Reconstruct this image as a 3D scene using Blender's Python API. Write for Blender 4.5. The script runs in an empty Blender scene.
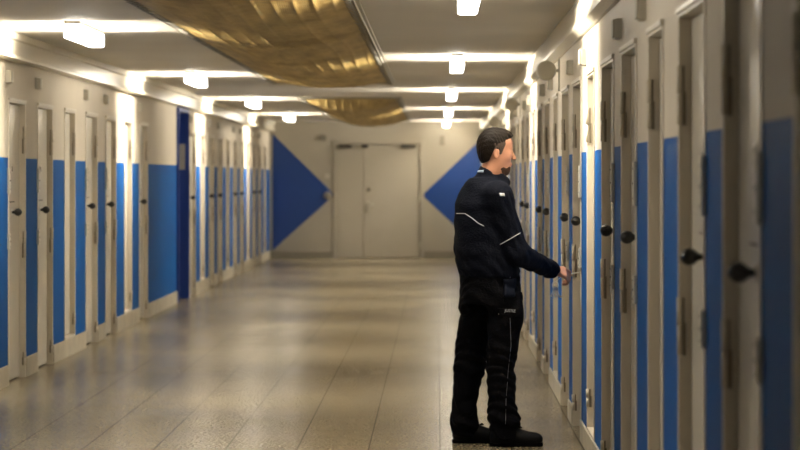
import bpy, bmesh, math, random
import numpy as np
from mathutils import Vector, Matrix
from mathutils.bvhtree import BVHTree

random.seed(4)
rng = np.random.default_rng(7)
C = bpy.context.scene.collection
PI = math.pi

# ------------------------------------------------------------------ place dimensions (metres)
XL, XR = -3.11, 0.83          # corridor side walls
YN, YF = -2.0, 46.4           # near and far ends
ZC = 2.54                     # ceiling
ZB = 1.65                     # top of the blue paint
PITCH = 1.33                  # door spacing
TH = 0.30                     # wall thickness

# ------------------------------------------------------------------ materials
def mat(name, col, rough=0.5, metal=0.0, spec=0.5, emit=None, strength=0.0, bump=0.0, bscale=40.0, coat=0.0):
    m = bpy.data.materials.new(name); m.use_nodes = True
    nt = m.node_tree; b = nt.nodes['Principled BSDF']
    b.inputs['Base Color'].default_value = (*col, 1)
    b.inputs['Roughness'].default_value = rough
    b.inputs['Metallic'].default_value = metal
    b.inputs['Specular IOR Level'].default_value = spec
    b.inputs['Coat Weight'].default_value = coat
    if emit:
        b.inputs['Emission Color'].default_value = (*emit, 1)
        b.inputs['Emission Strength'].default_value = strength
    if bump:
        n = nt.nodes.new('ShaderNodeTexNoise'); n.inputs['Scale'].default_value = bscale
        n.inputs['Detail'].default_value = 3
        tc = nt.nodes.new('ShaderNodeTexCoord'); nt.links.new(tc.outputs['Object'], n.inputs['Vector'])
        bp = nt.nodes.new('ShaderNodeBump'); bp.inputs['Strength'].default_value = bump
        bp.inputs['Distance'].default_value = 0.01
        nt.links.new(n.outputs['Fac'], bp.inputs['Height']); nt.links.new(bp.outputs['Normal'], b.inputs['Normal'])
    return m

CREAM = (0.60, 0.54, 0.44)
BLUE = (0.004, 0.086, 0.315)

def noise_tint(m, col, amount=0.12, scale=3.0):
    nt = m.node_tree; b = nt.nodes['Principled BSDF']
    g = nt.nodes.new('ShaderNodeNewGeometry')
    n = nt.nodes.new('ShaderNodeTexNoise'); n.inputs['Scale'].default_value = scale; n.inputs['Detail'].default_value = 6
    nt.links.new(g.outputs['Position'], n.inputs['Vector'])
    r = nt.nodes.new('ShaderNodeMapRange'); r.inputs['From Min'].default_value = .3; r.inputs['From Max'].default_value = .7
    r.inputs['To Min'].default_value = 1 - amount; r.inputs['To Max'].default_value = 1.0
    nt.links.new(n.outputs['Fac'], r.inputs['Value'])
    mx = nt.nodes.new('ShaderNodeMix'); mx.data_type = 'RGBA'; mx.blend_type = 'MULTIPLY'
    mx.inputs['Factor'].default_value = 1; mx.inputs['A'].default_value = (*col, 1)
    nt.links.new(r.outputs['Result'], mx.inputs['B'])
    nt.links.new(mx.outputs['Result'], b.inputs['Base Color'])
    return mx

M = {}
# wall paint: blue dado below, cream above (the split is paint, not light)
w = mat('wall_paint', CREAM, rough=.5, spec=.04, bump=.2, bscale=25)
nt = w.node_tree
mx = noise_tint(w, CREAM, .08, 2.0)
g = nt.nodes.new('ShaderNodeNewGeometry'); sp = nt.nodes.new('ShaderNodeSeparateXYZ')
nt.links.new(g.outputs['Position'], sp.inputs['Vector'])
lt = nt.nodes.new('ShaderNodeMath'); lt.operation = 'LESS_THAN'; lt.inputs[1].default_value = ZB
nt.links.new(sp.outputs['Z'], lt.inputs[0])
cm = nt.nodes.new('ShaderNodeMix'); cm.data_type = 'RGBA'
cm.inputs['A'].default_value = (*CREAM, 1); cm.inputs['B'].default_value = (*BLUE, 1)
nt.links.new(lt.outputs[0], cm.inputs['Factor']); nt.links.new(cm.outputs['Result'], mx.inputs['A'])
M['wall'] = w
M['cream'] = mat('cream_paint', CREAM, rough=.3, bump=.15, bscale=30); noise_tint(M['cream'], CREAM, .1, 3)
M['ceiling'] = mat('ceiling_paint', (.74, .69, .60), rough=.6, bump=.2, bscale=18); noise_tint(M['ceiling'], (.74, .69, .60), .08, 1.3)
M['casing'] = mat('casing_gloss', (.68, .63, .51), rough=.25)
M['door'] = mat('door_gloss', (.62, .57, .48), rough=.2, spec=.8); noise_tint(M['door'], (.74, .69, .58), .08, 5)
M['base'] = mat('baseboard_paint', (.50, .45, .34), rough=.45); noise_tint(M['base'], (.50, .45, .34), .25, 6)
M['blue'] = mat('blue_paint', BLUE, rough=.4)
M['deepblue'] = mat('deep_blue_paint', (.006, .035, .22), rough=.45)
M['metal'] = mat('zinc_metal', (.50, .47, .39), rough=.4, metal=.05)
M['rail'] = mat('rail_metal', (.36, .34, .28), rough=.35, metal=.8)
M['dark'] = mat('dark_slot', (.03, .025, .018), rough=.7)
M['black'] = mat('black_knob', (.006, .006, .007), rough=.35)
M['grey'] = mat('grey_paint', (.42, .39, .31), rough=.6)
M['pin'] = mat('hinge_shadow_brown', (.16, .13, .09), rough=.6)
M['farwall'] = mat('far_wall_paint', (.385, .35, .28), rough=.6); noise_tint(M['farwall'], (.385, .35, .28), .1, 1.2)
M['fitting'] = mat('dull_fitting', (.22, .20, .155), rough=.6)
M['ivory'] = mat('ivory_plastic', (.8, .77, .68), rough=.35)
M['lamp'] = mat('lamp_diffuser', (.9, .9, .88), rough=.4, emit=(1.0, .93, .80), strength=14)
M['cap'] = mat('lamp_cap', (.85, .83, .78), rough=.5)

# floor
f = mat('floor_tiles', (.4, .35, .26), rough=.24, spec=.5)
nt = f.node_tree; b = nt.nodes['Principled BSDF']
g = nt.nodes.new('ShaderNodeNewGeometry'); sp = nt.nodes.new('ShaderNodeSeparateXYZ'); cb = nt.nodes.new('ShaderNodeCombineXYZ')
nt.links.new(g.outputs['Position'], sp.inputs['Vector'])
ax = nt.nodes.new('ShaderNodeMath'); ax.operation = 'ADD'; ax.inputs[1].default_value = .397 * 20 - .017
nt.links.new(sp.outputs['X'], ax.inputs[0])
nt.links.new(sp.outputs['Y'], cb.inputs['X']); nt.links.new(ax.outputs[0], cb.inputs['Y'])
br = nt.nodes.new('ShaderNodeTexBrick'); br.inputs['Scale'].default_value = 1
br.inputs['Brick Width'].default_value = .397; br.inputs['Row Height'].default_value = .397
br.inputs['Mortar Size'].default_value = .0043; br.inputs['Mortar Smooth'].default_value = .2
br.inputs['Color1'].default_value = (.285, .237, .150, 1); br.inputs['Color2'].default_value = (.27, .225, .143, 1)
br.inputs['Mortar'].default_value = (.06, .045, .025, 1)
nt.links.new(cb.outputs[0], br.inputs['Vector'])
n1 = nt.nodes.new('ShaderNodeTexNoise'); n1.inputs['Scale'].default_value = 55; n1.inputs['Detail'].default_value = 5
nt.links.new(g.outputs['Position'], n1.inputs['Vector'])
r1 = nt.nodes.new('ShaderNodeMapRange'); r1.inputs['From Min'].default_value = .35; r1.inputs['From Max'].default_value = .65
r1.inputs['To Min'].default_value = .5; r1.inputs['To Max'].default_value = 1.3
nt.links.new(n1.outputs['Fac'], r1.inputs['Value'])
n2 = nt.nodes.new('ShaderNodeTexNoise'); n2.inputs['Scale'].default_value = .8; n2.inputs['Detail'].default_value = 3
nt.links.new(g.outputs['Position'], n2.inputs['Vector'])
r2 = nt.nodes.new('ShaderNodeMapRange'); r2.inputs['From Min'].default_value = .3; r2.inputs['From Max'].default_value = .7
r2.inputs['To Min'].default_value = .9; r2.inputs['To Max'].default_value = 1.03
nt.links.new(n2.outputs['Fac'], r2.inputs['Value'])
mm = nt.nodes.new('ShaderNodeMath'); mm.operation = 'MULTIPLY'
nt.links.new(r1.outputs[0], mm.inputs[0]); nt.links.new(r2.outputs[0], mm.inputs[1])
mx = nt.nodes.new('ShaderNodeMix'); mx.data_type = 'RGBA'; mx.blend_type = 'MULTIPLY'; mx.inputs['Factor'].default_value = 1
nt.links.new(br.outputs['Color'], mx.inputs['A']); nt.links.new(mm.outputs[0], mx.inputs['B'])
nt.links.new(mx.outputs['Result'], b.inputs['Base Color'])
rr = nt.nodes.new('ShaderNodeMapRange'); rr.inputs['From Min'].default_value = .3; rr.inputs['From Max'].default_value = .7
rr.inputs['To Min'].default_value = .235; rr.inputs['To Max'].default_value = .265
nt.links.new(n2.outputs['Fac'], rr.inputs['Value']); nt.links.new(rr.outputs[0], b.inputs['Roughness'])
bp = nt.nodes.new('ShaderNodeBump'); bp.inputs['Strength'].default_value = .03; bp.inputs['Distance'].default_value = .001
nt.links.new(br.outputs['Fac'], bp.inputs['Height']); bp.invert = True
sm_ = nt.nodes.new('ShaderNodeMath'); sm_.operation = 'MULTIPLY_ADD'; sm_.inputs[1].default_value = -.45; sm_.inputs[2].default_value = .5
nt.links.new(br.outputs['Fac'], sm_.inputs[0]); nt.links.new(sm_.outputs[0], b.inputs['Specular IOR Level'])
M['floor'] = f

# gold netting: fine woven mesh, partly see-through
nm = mat('gold_netting', (.50, .30, .05), rough=.5, metal=.15)
nt = nm.node_tree; b = nt.nodes['Principled BSDF']; out = nt.nodes['Material Output']
g = nt.nodes.new('ShaderNodeTexCoord')
nz = nt.nodes.new('ShaderNodeTexNoise'); nz.inputs['Scale'].default_value = 2.2; nz.inputs['Detail'].default_value = 6
mp = nt.nodes.new('ShaderNodeMapping'); mp.inputs['Scale'].default_value = (3.5, .55, 1)
nt.links.new(g.outputs['Object'], mp.inputs['Vector']); nt.links.new(mp.outputs[0], nz.inputs['Vector'])
cr = nt.nodes.new('ShaderNodeValToRGB')
cr.color_ramp.elements[0].position = .3; cr.color_ramp.elements[0].color = (.30, .20, .06, 1)
cr.color_ramp.elements[1].position = .7; cr.color_ramp.elements[1].color = (.60, .43, .15, 1)
nt.links.new(nz.outputs['Fac'], cr.inputs['Fac']); nt.links.new(cr.outputs['Color'], b.inputs['Base Color'])
wv = nt.nodes.new('ShaderNodeTexWave'); wv.inputs['Scale'].default_value = 30; wv.inputs['Distortion'].default_value = 6
wv.inputs['Detail'].default_value = 3; wv.inputs['Detail Scale'].default_value = 2
nt.links.new(g.outputs['Object'], wv.inputs['Vector'])
nz2 = nt.nodes.new('ShaderNodeTexNoise'); nz2.inputs['Scale'].default_value = .7; nz2.inputs['Detail'].default_value = 3
nt.links.new(g.outputs['Object'], nz2.inputs['Vector'])
pa = nt.nodes.new('ShaderNodeMapRange'); pa.inputs['From Min'].default_value = .52; pa.inputs['From Max'].default_value = .66
pa.inputs['To Min'].default_value = .06; pa.inputs['To Max'].default_value = .62
nt.links.new(nz2.outputs['Fac'], pa.inputs['Value'])
ml = nt.nodes.new('ShaderNodeMath'); ml.operation = 'MULTIPLY'
nt.links.new(pa.outputs[0], ml.inputs[0]); nt.links.new(wv.outputs['Fac'], ml.inputs[1])
tr = nt.nodes.new('ShaderNodeBsdfTransparent'); ms = nt.nodes.new('ShaderNodeMixShader')
nt.links.new(ml.outputs[0], ms.inputs['Fac']); nt.links.new(b.outputs[0], ms.inputs[1]); nt.links.new(tr.outputs[0], ms.inputs[2])
nt.links.new(ms.outputs[0], out.inputs['Surface'])
bp = nt.nodes.new('ShaderNodeBump'); bp.inputs['Strength'].default_value = .35; bp.inputs['Distance'].default_value = .006
nt.links.new(wv.outputs['Fac'], bp.inputs['Height']); nt.links.new(bp.outputs['Normal'], b.inputs['Normal'])
M['net'] = nm

def cloth(name, col, rough=.85):
    return mat(name, col, rough=rough, spec=.08, bump=.5, bscale=90)
M['jacket'] = cloth('navy_cloth', (.0048, .006, .0115))
#M['yoke'] = cloth('charcoal_cloth', (.0075, .0085, .012))
M['trousers'] = cloth('black_cloth', (.0035, .0035, .005))
M['shoe'] = mat('black_leather', (.004, .004, .005), rough=.6, spec=.15)
M['sole'] = mat('rubber_sole', (.004, .004, .004), rough=.8, spec=.1)
M['skin'] = mat('skin', (.52, .25, .155), rough=.5, spec=.35, bump=.1, bscale=60)
M['hair'] = mat('dark_hair', (.007, .004, .0022), rough=.55, spec=.15, bump=.5, bscale=120)
M['fade'] = mat('short_hair', (.06, .038, .025), rough=.7, bump=.6, bscale=200)
M['beard'] = mat('beard_stubble', (.05, .026, .018), rough=.7, spec=.15, bump=.5, bscale=200)
M['seam'] = mat('grey_seam', (.22, .22, .24), rough=.6)
M['white'] = mat('white_piping', (.75, .76, .78), rough=.5)
M['shirt'] = mat('pale_blue_shirt', (.45, .52, .68), rough=.8)
M['eye'] = mat('eye_white', (.7, .68, .65), rough=.2)
M['iris'] = mat('iris', (.03, .02, .015), rough=.2)
M['lips'] = mat('lips', (.36, .14, .10), rough=.5)
M['steel'] = mat('key_steel', (.8, .8, .78), rough=.4, metal=.3)
M['holster'] = mat('holster_nylon', (.004, .006, .014), rough=.7, spec=.1)

# ------------------------------------------------------------------ mesh helpers
def box(bm, x0, x1, y0, y1, z0, z1, bev=0, mi=0):
    x0, x1 = min(x0, x1), max(x0, x1); y0, y1 = min(y0, y1), max(y0, y1); z0, z1 = min(z0, z1), max(z0, z1)
    r = bmesh.ops.create_cube(bm, size=1)
    vs = r['verts']
    for v in vs:
        v.co = Vector(((x0+x1)/2 + v.co.x*(x1-x0), (y0+y1)/2 + v.co.y*(y1-y0), (z0+z1)/2 + v.co.z*(z1-z0)))
    fs = set(f for v in vs for f in v.link_faces)
    if bev:
        es = list(set(e for v in vs for e in v.link_edges))
        r = bmesh.ops.bevel(bm, geom=es, offset=bev, segments=2, affect='EDGES', profile=.5)
        fs = set(r['faces']) | set(f for f in fs if f.is_valid)
    for f in fs:
        f.material_index = mi
    return vs

def cyl(bm, p0, p1, r0, r1=None, n=16, caps=True):
    r1 = r0 if r1 is None else r1
    p0 = Vector(p0); p1 = Vector(p1); d = p1 - p0
    q = d.to_track_quat('Z', 'Y').to_matrix()
    rings = []
    for p, r in ((p0, r0), (p1, r1)):
        rings.append([bm.verts.new(p + q @ Vector((r*math.cos(2*PI*i/n), r*math.sin(2*PI*i/n), 0))) for i in range(n)])
    for i in range(n):
        f = bm.faces.new((rings[0][i], rings[0][(i+1) % n], rings[1][(i+1) % n], rings[1][i])); f.smooth = True
    if caps:
        bm.faces.new(rings[0][::-1]); bm.faces.new(rings[1])

def lathe(bm, origin, axis, prof, n=24):
    """prof: list of (distance along axis, radius)"""
    o = Vector(origin); q = Vector(axis).to_track_quat('Z', 'Y').to_matrix()
    prev = None
    for t, r in prof:
        if r < 1e-5:
            ring = [bm.verts.new(o + q @ Vector((0, 0, t)))]
        else:
            ring = [bm.verts.new(o + q @ Vector((r*math.cos(2*PI*i/n), r*math.sin(2*PI*i/n), t))) for i in range(n)]
        if prev:
            for i in range(n):
                a = prev[i % len(prev)], prev[(i+1) % len(prev)], ring[(i+1) % len(ring)], ring[i % len(ring)]
                vs = []
                for v in a:
                    if v not in vs: vs.append(v)
                if len(vs) >= 3:
                    f = bm.faces.new(vs); f.smooth = True
        prev = ring

def tube(bm, pts, r, n=8):
    pts = [Vector(p) for p in pts]; rings = []
    for i, p in enumerate(pts):
        d = (pts[min(i+1, len(pts)-1)] - pts[max(i-1, 0)]).normalized()
        q = d.to_track_quat('Z', 'Y').to_matrix()
        rings.append([bm.verts.new(p + q @ Vector((r*math.cos(2*PI*k/n), r*math.sin(2*PI*k/n), 0))) for k in range(n)])
    for a, b_ in zip(rings, rings[1:]):
        best = min(range(n), key=lambda s: (a[0].co - b_[s].co).length)
        for k in range(n):
            f = bm.faces.new((a[k], a[(k+1) % n], b_[(k+1+best) % n], b_[(k+best) % n])); f.smooth = True
    bm.faces.new(rings[0][::-1]); bm.faces.new(rings[-1])

def obj(name, bm, mats, parent=None, loc=None):
    bmesh.ops.recalc_face_normals(bm, faces=bm.faces[:])
    me = bpy.data.meshes.new(name); bm.to_mesh(me); bm.free()
    for m in (mats if isinstance(mats, (list, tuple)) else [mats]): me.materials.append(m)
    o = bpy.data.objects.new(name, me); C.objects.link(o)
    if parent: o.parent = parent
    if loc: o.location = loc
    return o

def tag(o, label=None, cat=None, group=None, kind=None):
    if label: o['label'] = label
    if cat: o['category'] = cat
    if group: o['group'] = group
    if kind: o['kind'] = kind
    return o

def empty(name, loc=(0, 0, 0), rz=0):
    o = bpy.data.objects.new(name, None); C.objects.link(o); o.location = loc; o.rotation_euler = (0, 0, rz)
    o.empty_display_size = .1
    return o

def copy_tree(o, parent=None):
    kids = list(o.children)
    c = o.copy(); C.objects.link(c); c.parent = parent
    for ch in kids: copy_tree(ch, c)
    return c

B = bmesh.new

# ------------------------------------------------------------------ layout of doors
WD, WDUCT, TOP = .80, .59, 2.068
WDL, WDUCTL = .72, .57
BR, BL = .118, .148            # baseboard heights
right = []                     # (centre y, width, is_duct)
for n in range(-1, 30):
    duct = (n - 2) % 3 == 0
    right.append((6.80 + PITCH*n, WDUCT if duct else WD, duct))
left = []
for n in range(0, 21):
    if n in (7, 8, 9): continue
    duct = (n - 2) % 3 == 0
    left.append((18.50 + PITCH*n, WDUCTL if duct else WDL, duct))
BD0, BD1 = 29.85, 31.08        # blue doorway on the left wall

# ------------------------------------------------------------------ shell
def side_wall(name, xw, s, doors, base_h, extra=None):
    bm = B(); x1 = xw + s*TH
    ops = [(c - w/2, c + w/2, d) for c, w, d in doors]
    if extra: ops.append((extra[0], extra[1], 'blue'))
    ops.sort(); y = YN
    for a, b_, d in ops:
        box(bm, xw, x1, y, a, 0, ZC + .1)
        top = TOP if d != 'blue' else 2.33
        box(bm, xw, x1, a, b_, top, ZC + .1)
        if d is True: box(bm, xw, x1, a, b_, 0, base_h)
        y = b_
    box(bm, xw, x1, y, YF, 0, ZC + .1)
    return tag(obj(name, bm, M['wall']), kind='structure')

side_wall('wall_right', XR, 1, right, BR)
side_wall('wall_left', XL, -1, left, BL, (BD0, BD1))

def baseboard(name, xw, s, doors, h, extra=None):
    bm = B()
    cuts = sorted([(c - w/2 - .035, c + w/2 + .035) for c, w, d in doors if not d] + ([(extra[0], extra[1])] if extra else []))
    y = YN
    for a, b_ in cuts + [(YF, YF)]:
        if a > y + .01: box(bm, xw - s*.012, xw + s*.01, y, a, 0, h, bev=.003)
        y = b_
    return tag(obj(name, bm, M['base']), kind='structure')
baseboard('baseboard_right', XR, 1, right, BR)
baseboard('baseboard_left', XL, -1, left, BL, (BD0, BD1))

bm = B(); box(bm, XL - .3, XR + .3, YN, YF + .3, -.1, 0)
tag(obj('floor', bm, M['floor']), kind='structure')

NX0, NX1 = -1.78, -.475        # stairwell openings
NETS = [(9.0, 27.1), (32.2, 45.0)]
bm = B()
for x0, x1 in ((XL - .3, NX0), (NX1, XR + .3)):
    box(bm, x0, x1, YN, YF + .3, ZC, ZC + .25)
y = YN
for a, b_ in NETS + [(YF + .3, YF + .3)]:
    box(bm, NX0, NX1, y, a, ZC, ZC + .25); y = b_
tag(obj('ceiling', bm, M['ceiling']), kind='structure')
# storey above, glimpsed through the netting
bm = B()
box(bm, XL - .3, XR + .3, YN, YF + .3, ZC + 2.8, ZC + 3.0)
box(bm, XL - .3, XL - .05, YN, YF + .3, ZC + .25, ZC + 2.8)
box(bm, XR + .05, XR + .3, YN, YF + .3, ZC + .25, ZC + 2.8)
box(bm, XL - .3, XR + .3, YF, YF + .3, ZC + .25, ZC + 2.8)
box(bm, XL - .3, XR + .3, YN - .2, YN, ZC + .25, ZC + 2.8)
tag(obj('ceiling_upper', bm, M['ceiling']), kind='structure')

# far wall with doorway opening
DX0, DX1, DTOP = -1.89, -.28, 2.15
bm = B()
box(bm, XL - .3, DX0, YF, YF + .3, 0, ZC + .1); box(bm, DX1, XR + .3, YF, YF + .3, 0, ZC + .1)
box(bm, DX0, DX1, YF, YF + .3, DTOP, ZC + .1)
tag(obj('wall_far', bm, M['farwall']), kind='structure')
bm = B(); box(bm, XL - .3, XR + .3, YN - .2, YN, 0, ZC + .1)
tag(obj('wall_near', bm, M['cream']), kind='structure')
bm = B()
box(bm, XL, DX0 - .04, YF - .015, YF + .01, 0, .13, bev=.003); box(bm, DX1 + .04, XR, YF - .015, YF + .01, 0, .13, bev=.003)
tag(obj('baseboard_far', bm, M['fitting']), kind='structure')
# painted triangles
def tri(name, pts, lab):
    bm = B()
    fr = [bm.verts.new((x, YF - .004, z)) for x, z in pts]; bk = [bm.verts.new((x, YF + .002, z)) for x, z in pts]
    bm.faces.new(fr); bm.faces.new(bk[::-1])
    for i in range(3): bm.faces.new((fr[i], fr[(i+1) % 3], bk[(i+1) % 3], bk[i]))
    return tag(obj(name, bm, M['deepblue2']), lab, 'painted triangle', kind='structure')
M['deepblue2'] = mat('royal_blue_paint', (.001, .040, .21), rough=.5)
tri('trim_3', [(-3.05, 2.31), (-3.05, .15), (-1.90, 1.18)], 'royal blue triangle painted on the far wall left of the double door')
tri('trim_4', [(XR - .01, 2.22), (XR - .01, .14), (-.275, 1.17)], 'royal blue triangle painted on the far wall behind the officer')

# casings along the wall tops
def casing(name, prof):
    bm = B()
    a = [bm.verts.new((x, YN, z)) for x, z in prof]; b_ = [bm.verts.new((x, YF, z)) for x, z in prof]
    n = len(prof)
    for i in range(n): bm.faces.new((a[i], a[(i+1) % n], b_[(i+1) % n], b_[i]))
    bm.faces.new(a[::-1]); bm.faces.new(b_)
    return tag(obj(name, bm, M['casing']), kind='structure')
E_ = 1.51
casing('trim_1', [(XL - .01, E_+1.035), (-3.00, E_+1.035), (-3.00, E_+.985), (-3.022, E_+.975), (-3.022, E_+.875), (-3.0, E_+.865), (-3.0, E_+.845), (XL - .01, E_+.845)])
casing('trim_2', [(XR + .01, E_+1.035), (.815, E_+1.035), (.812, E_+.99), (.80, E_+.98), (.79, E_+.865), (.775, E_+.855), (.775, E_+.835), (.81, E_+.80), (XR + .01, E_+.80)])

# ------------------------------------------------------------------ cell doors
def hinge(parent, s, y, z0, z1):
    zm = (z0 + z1)/2
    bm = B()
    cyl(bm, (-.004*s, y - .004, zm + .003), (-.004*s, y - .004, z1), .0085, n=12)
    cyl(bm, (-.004*s, y - .004, z0), (-.004*s, y - .004, zm), .0075, n=12)
    h = obj('hinge', bm, M['cream'], parent)
    bm = B()
    box(bm, .007*s, .019*s, y - .0075, y + .004, z0 - .004, zm + .01)
    box(bm, .007*s, .014*s, y - .0065, y + .004, zm + .01, z1)
    obj('hinge_slot', bm, M['pin'], h)
    return h

def make_door(name, s, w, duct, base_h):
    t = empty(name)
    z0 = base_h if duct else 0.0
    hw = w/2; fw, pr, dp = .022, .006, .07
    # steel frame: lining of the reveal plus architrave
    bm = B()
    for sy in (-1, 1):
        box(bm, -pr*s, .004*s, sy*hw, sy*(hw + fw), z0, TOP + .02, bev=.003)
        box(bm, -pr*s, dp*s, sy*(hw - .004), sy*(hw + .002), z0, TOP, bev=.002)
    box(bm, -(pr+.008)*s, .004*s, -hw - fw, hw + fw, TOP - .002, TOP + .02, bev=.003)
    box(bm, -pr*s, dp*s, -hw, hw, TOP - .014, TOP + .002, bev=.002)
    if duct: box(bm, -pr*s, dp*s, -hw - fw, hw + fw, z0 - .004, z0 + .018, bev=.002)
    obj('frame', bm, M['cream'], t)
    # leaf
    bm = B(); g0 = .006
    box(bm, .038*s, .088*s, -hw + .004 + g0, hw - .004 - g0, z0 + (.022 if duct else .012), TOP - .02, bev=.004)
    if not duct:
        pass
    lf = obj('door_leaf', bm, M['door'], t)
    hy = hw - .002
    if duct:
        for a, b_ in ((1.70, 1.89), (.25, .345)): hinge(t, s, hy, a, b_)
        bm = B()
        lathe(bm, (.040*s, -hw + .09, 1.02), (-s, 0, 0), [(0, 0), (0, .014), (.006, .014), (.008, .009), (.008, 0)], 16)
        obj('lock_barrel', bm, M['metal'], t)
        return t
    for a, b_ in ((1.69, 1.89), (.905, 1.10), (.095, .19)): hinge(t, s, hy, a, b_)
    # bolt boxes on the lock side
    for a, b_ in ((1.39, 1.575), (.985, 1.10)):
        bm = B()
        box(bm, -.018*s, .0, -hw - fw - .028, -hw + .004, a, b_, bev=.004)
        pl = obj('bolt_box', bm, M['metal'], t)
        bm = B()
        for k in range(3):
            zz = a + (b_ - a)*(k + .5)/3
            lathe(bm, (-.018*s, -hw - .02, zz), (-s, 0, 0), [(-.002, 0), (-.002, .005), (.002, .004), (.003, 0)], 10)
        box(bm, -.020*s, -.014*s, -hw - fw - .022, -hw, (a+b_)/2 - .003, (a+b_)/2 + .003)
        obj('screw', bm, M['dark'], pl)
    # black ball knob on a tapered neck
    bm = B()
    lathe(bm, (.036*s, 0, 1.25), (-s, 0, 0), [(0, 0), (0, .010), (.008, .010), (.016, .012), (.024, .020), (.034, .027), (.046, .0295), (.058, .027), (.068, .019), (.074, .010), (.076, 0)], 24)
    obj('knob', bm, M['black'], t)
    bm = B()
    lathe(bm, (.038*s, 0, 1.25), (-s, 0, 0), [(0, 0), (0, .026), (.003, .026), (.004, .022), (.004, 0)], 20)
    obj('knob_plate', bm, M['metal'], t)
    # viewing flap rail, spy hole, keyhole escutcheon
    bm = B(); box(bm, .0355*s, .04*s, -.11, .12, 1.322, 1.330); obj('flap_edge', bm, M['dark'], t)
    bm = B(); box(bm, .034*s, .04*s, -.02, .02, 1.54, 1.60, bev=.002); sh = obj('spy_hole', bm, M['metal'], t)
    bm = B(); box(bm, .032*s, .036*s, -.008, .008, 1.55, 1.59); obj('spy_slot', bm, M['dark'], sh)
    bm = B(); box(bm, .034*s, .04*s, -hw + .06, -hw + .10, .90, 1.06, bev=.003); es = obj('escutcheon', bm, M['metal'], t)
    bm = B(); lathe(bm, (.035*s, -hw + .08, .965), (-s, 0, 0), [(0, 0), (0, .008), (.0015, .008), (.002, 0)], 12)
    box(bm, .0325*s, .035*s, -hw + .077, -hw + .083, .935, .965); obj('keyhole', bm, M['dark'], es)
    return t

ORD = ['nearest', 'second', 'third', 'fourth', 'fifth', 'sixth', 'seventh', 'eighth', 'ninth', 'tenth', 'eleventh', 'twelfth',
       'thirteenth', 'fourteenth', 'fifteenth', 'sixteenth', 'seventeenth', 'eighteenth', 'nineteenth', 'twentieth', 'twenty-first']
dn = 0
def place_doors(doors, s, xw, side, bh):
    global dn
    protos = {}; cnt = {True: 0, False: 0}
    for c, w_, duct in doors:
        dn += 1
        if duct not in protos:
            protos[duct] = make_door('door_%d' % dn, s, w_, duct, bh); t = protos[duct]
        else:
            t = copy_tree(protos[duct]); t.name = 'door_%d' % dn
        t.location = (xw, c, 0)
        k = ORD[cnt[duct]]; cnt[duct] += 1
        if duct:
            tag(t, 'narrow cream service door without knob, %s of its kind from the camera, %s wall' % (k, side), 'door', 'narrow service doors on the %s wall' % side, 'structure')
        else:
            tag(t, 'cream steel cell door with black ball knob, %s knobbed door from the camera, %s wall' % (k, side), 'door', 'cell doors on the %s wall' % side, 'structure')
place_doors(right, 1, XR, 'right', BR)
place_doors(left, -1, XL, 'left', BL)

# blue doorway on the left
dn += 1
t = empty('door_%d' % dn, (XL, (BD0+BD1)/2, 0)); hw = (BD1-BD0)/2
tag(t, 'tall dark blue recessed doorway between cell doors on the left wall', 'door', None, 'structure')
bm = B()
box(bm, .03, -.27, hw - .03, hw + .01, 0, 2.345, bev=.003); box(bm, .03, -.27, -hw - .01, -hw + .03, 0, 2.345, bev=.003)
box(bm, .03, -.27, -hw, hw, 2.30, 2.345, bev=.003)
obj('frame', bm, M['deepblue'], t)
bm = B(); box(bm, -.24, -.28, -hw + .03, hw - .03, .01, 2.30, bev=.003); obj('door_leaf', bm, M['deepblue'], t)
bm = B(); box(bm, -.02, -.11, hw - .036, hw - .028, 1.60, 1.92, bev=.002); obj('notice', bm, M['grey'], t)
bm = B(); cyl(bm, (-.24, -.35, 1.05), (-.19, -.35, 1.05), .01); cyl(bm, (-.19, -.36, 1.05), (-.19, -.22, 1.05), .01); obj('handle', bm, M['metal'], t)

# far double door
dn += 1
t = empty('door_%d' % dn, (0, YF, 0))
tag(t, 'cream double door closing the far end of the corridor', 'door', None, 'structure')
bm = B()
for x0, x1 in ((DX0 - .04, DX0 + .03), (DX1 - .03, DX1 + .04)): box(bm, x0, x1, -.02, .12, 0, DTOP + .04, bev=.004)
box(bm, DX0, DX1, -.02, .12, DTOP - .03, DTOP + .04, bev=.004); obj('frame', bm, M['farwall'], t)
XS = -1.37
for x0, x1 in ((DX0 + .035, XS - .004), (XS + .004, DX1 - .035)):
    bm = B(); box(bm, x0, x1, .02, .07, .012, DTOP - .035, bev=.005); obj('door_leaf', bm, M['farwall'], t)
for x0, x1 in ((-1.83, -1.58), (-.66, -.40), (-1.40, -1.28)):
    bm = B(); box(bm, x0, x1, -.045, .02, 2.05, 2.11, bev=.01); obj('door_closer', bm, M['dark'], t)
bm = B(); lathe(bm, (XS + .1, .02, 1.275), (0, -1, 0), [(0, 0), (0, .032), (.02, .03), (.025, 0)]); obj('lock', bm, M['dark'], t)
bm = B(); box(bm, XS + .07, XS + .11, .0, .02, .88, 1.06, bev=.004)
cyl(bm, (XS + .09, .0, 1.0), (XS + .09, -.05, 1.0), .01); cyl(bm, (XS + .08, -.05, 1.0), (XS + .21, -.05, 1.0), .011); obj('handle', bm, M['metal'], t)
bm = B()
for z in (.25, 1.1, 1.9): cyl(bm, (DX1 - .03, -.01, z - .06), (DX1 - .03, -.01, z + .06), .012)
obj('hinge', bm, M['metal'], t)

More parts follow.
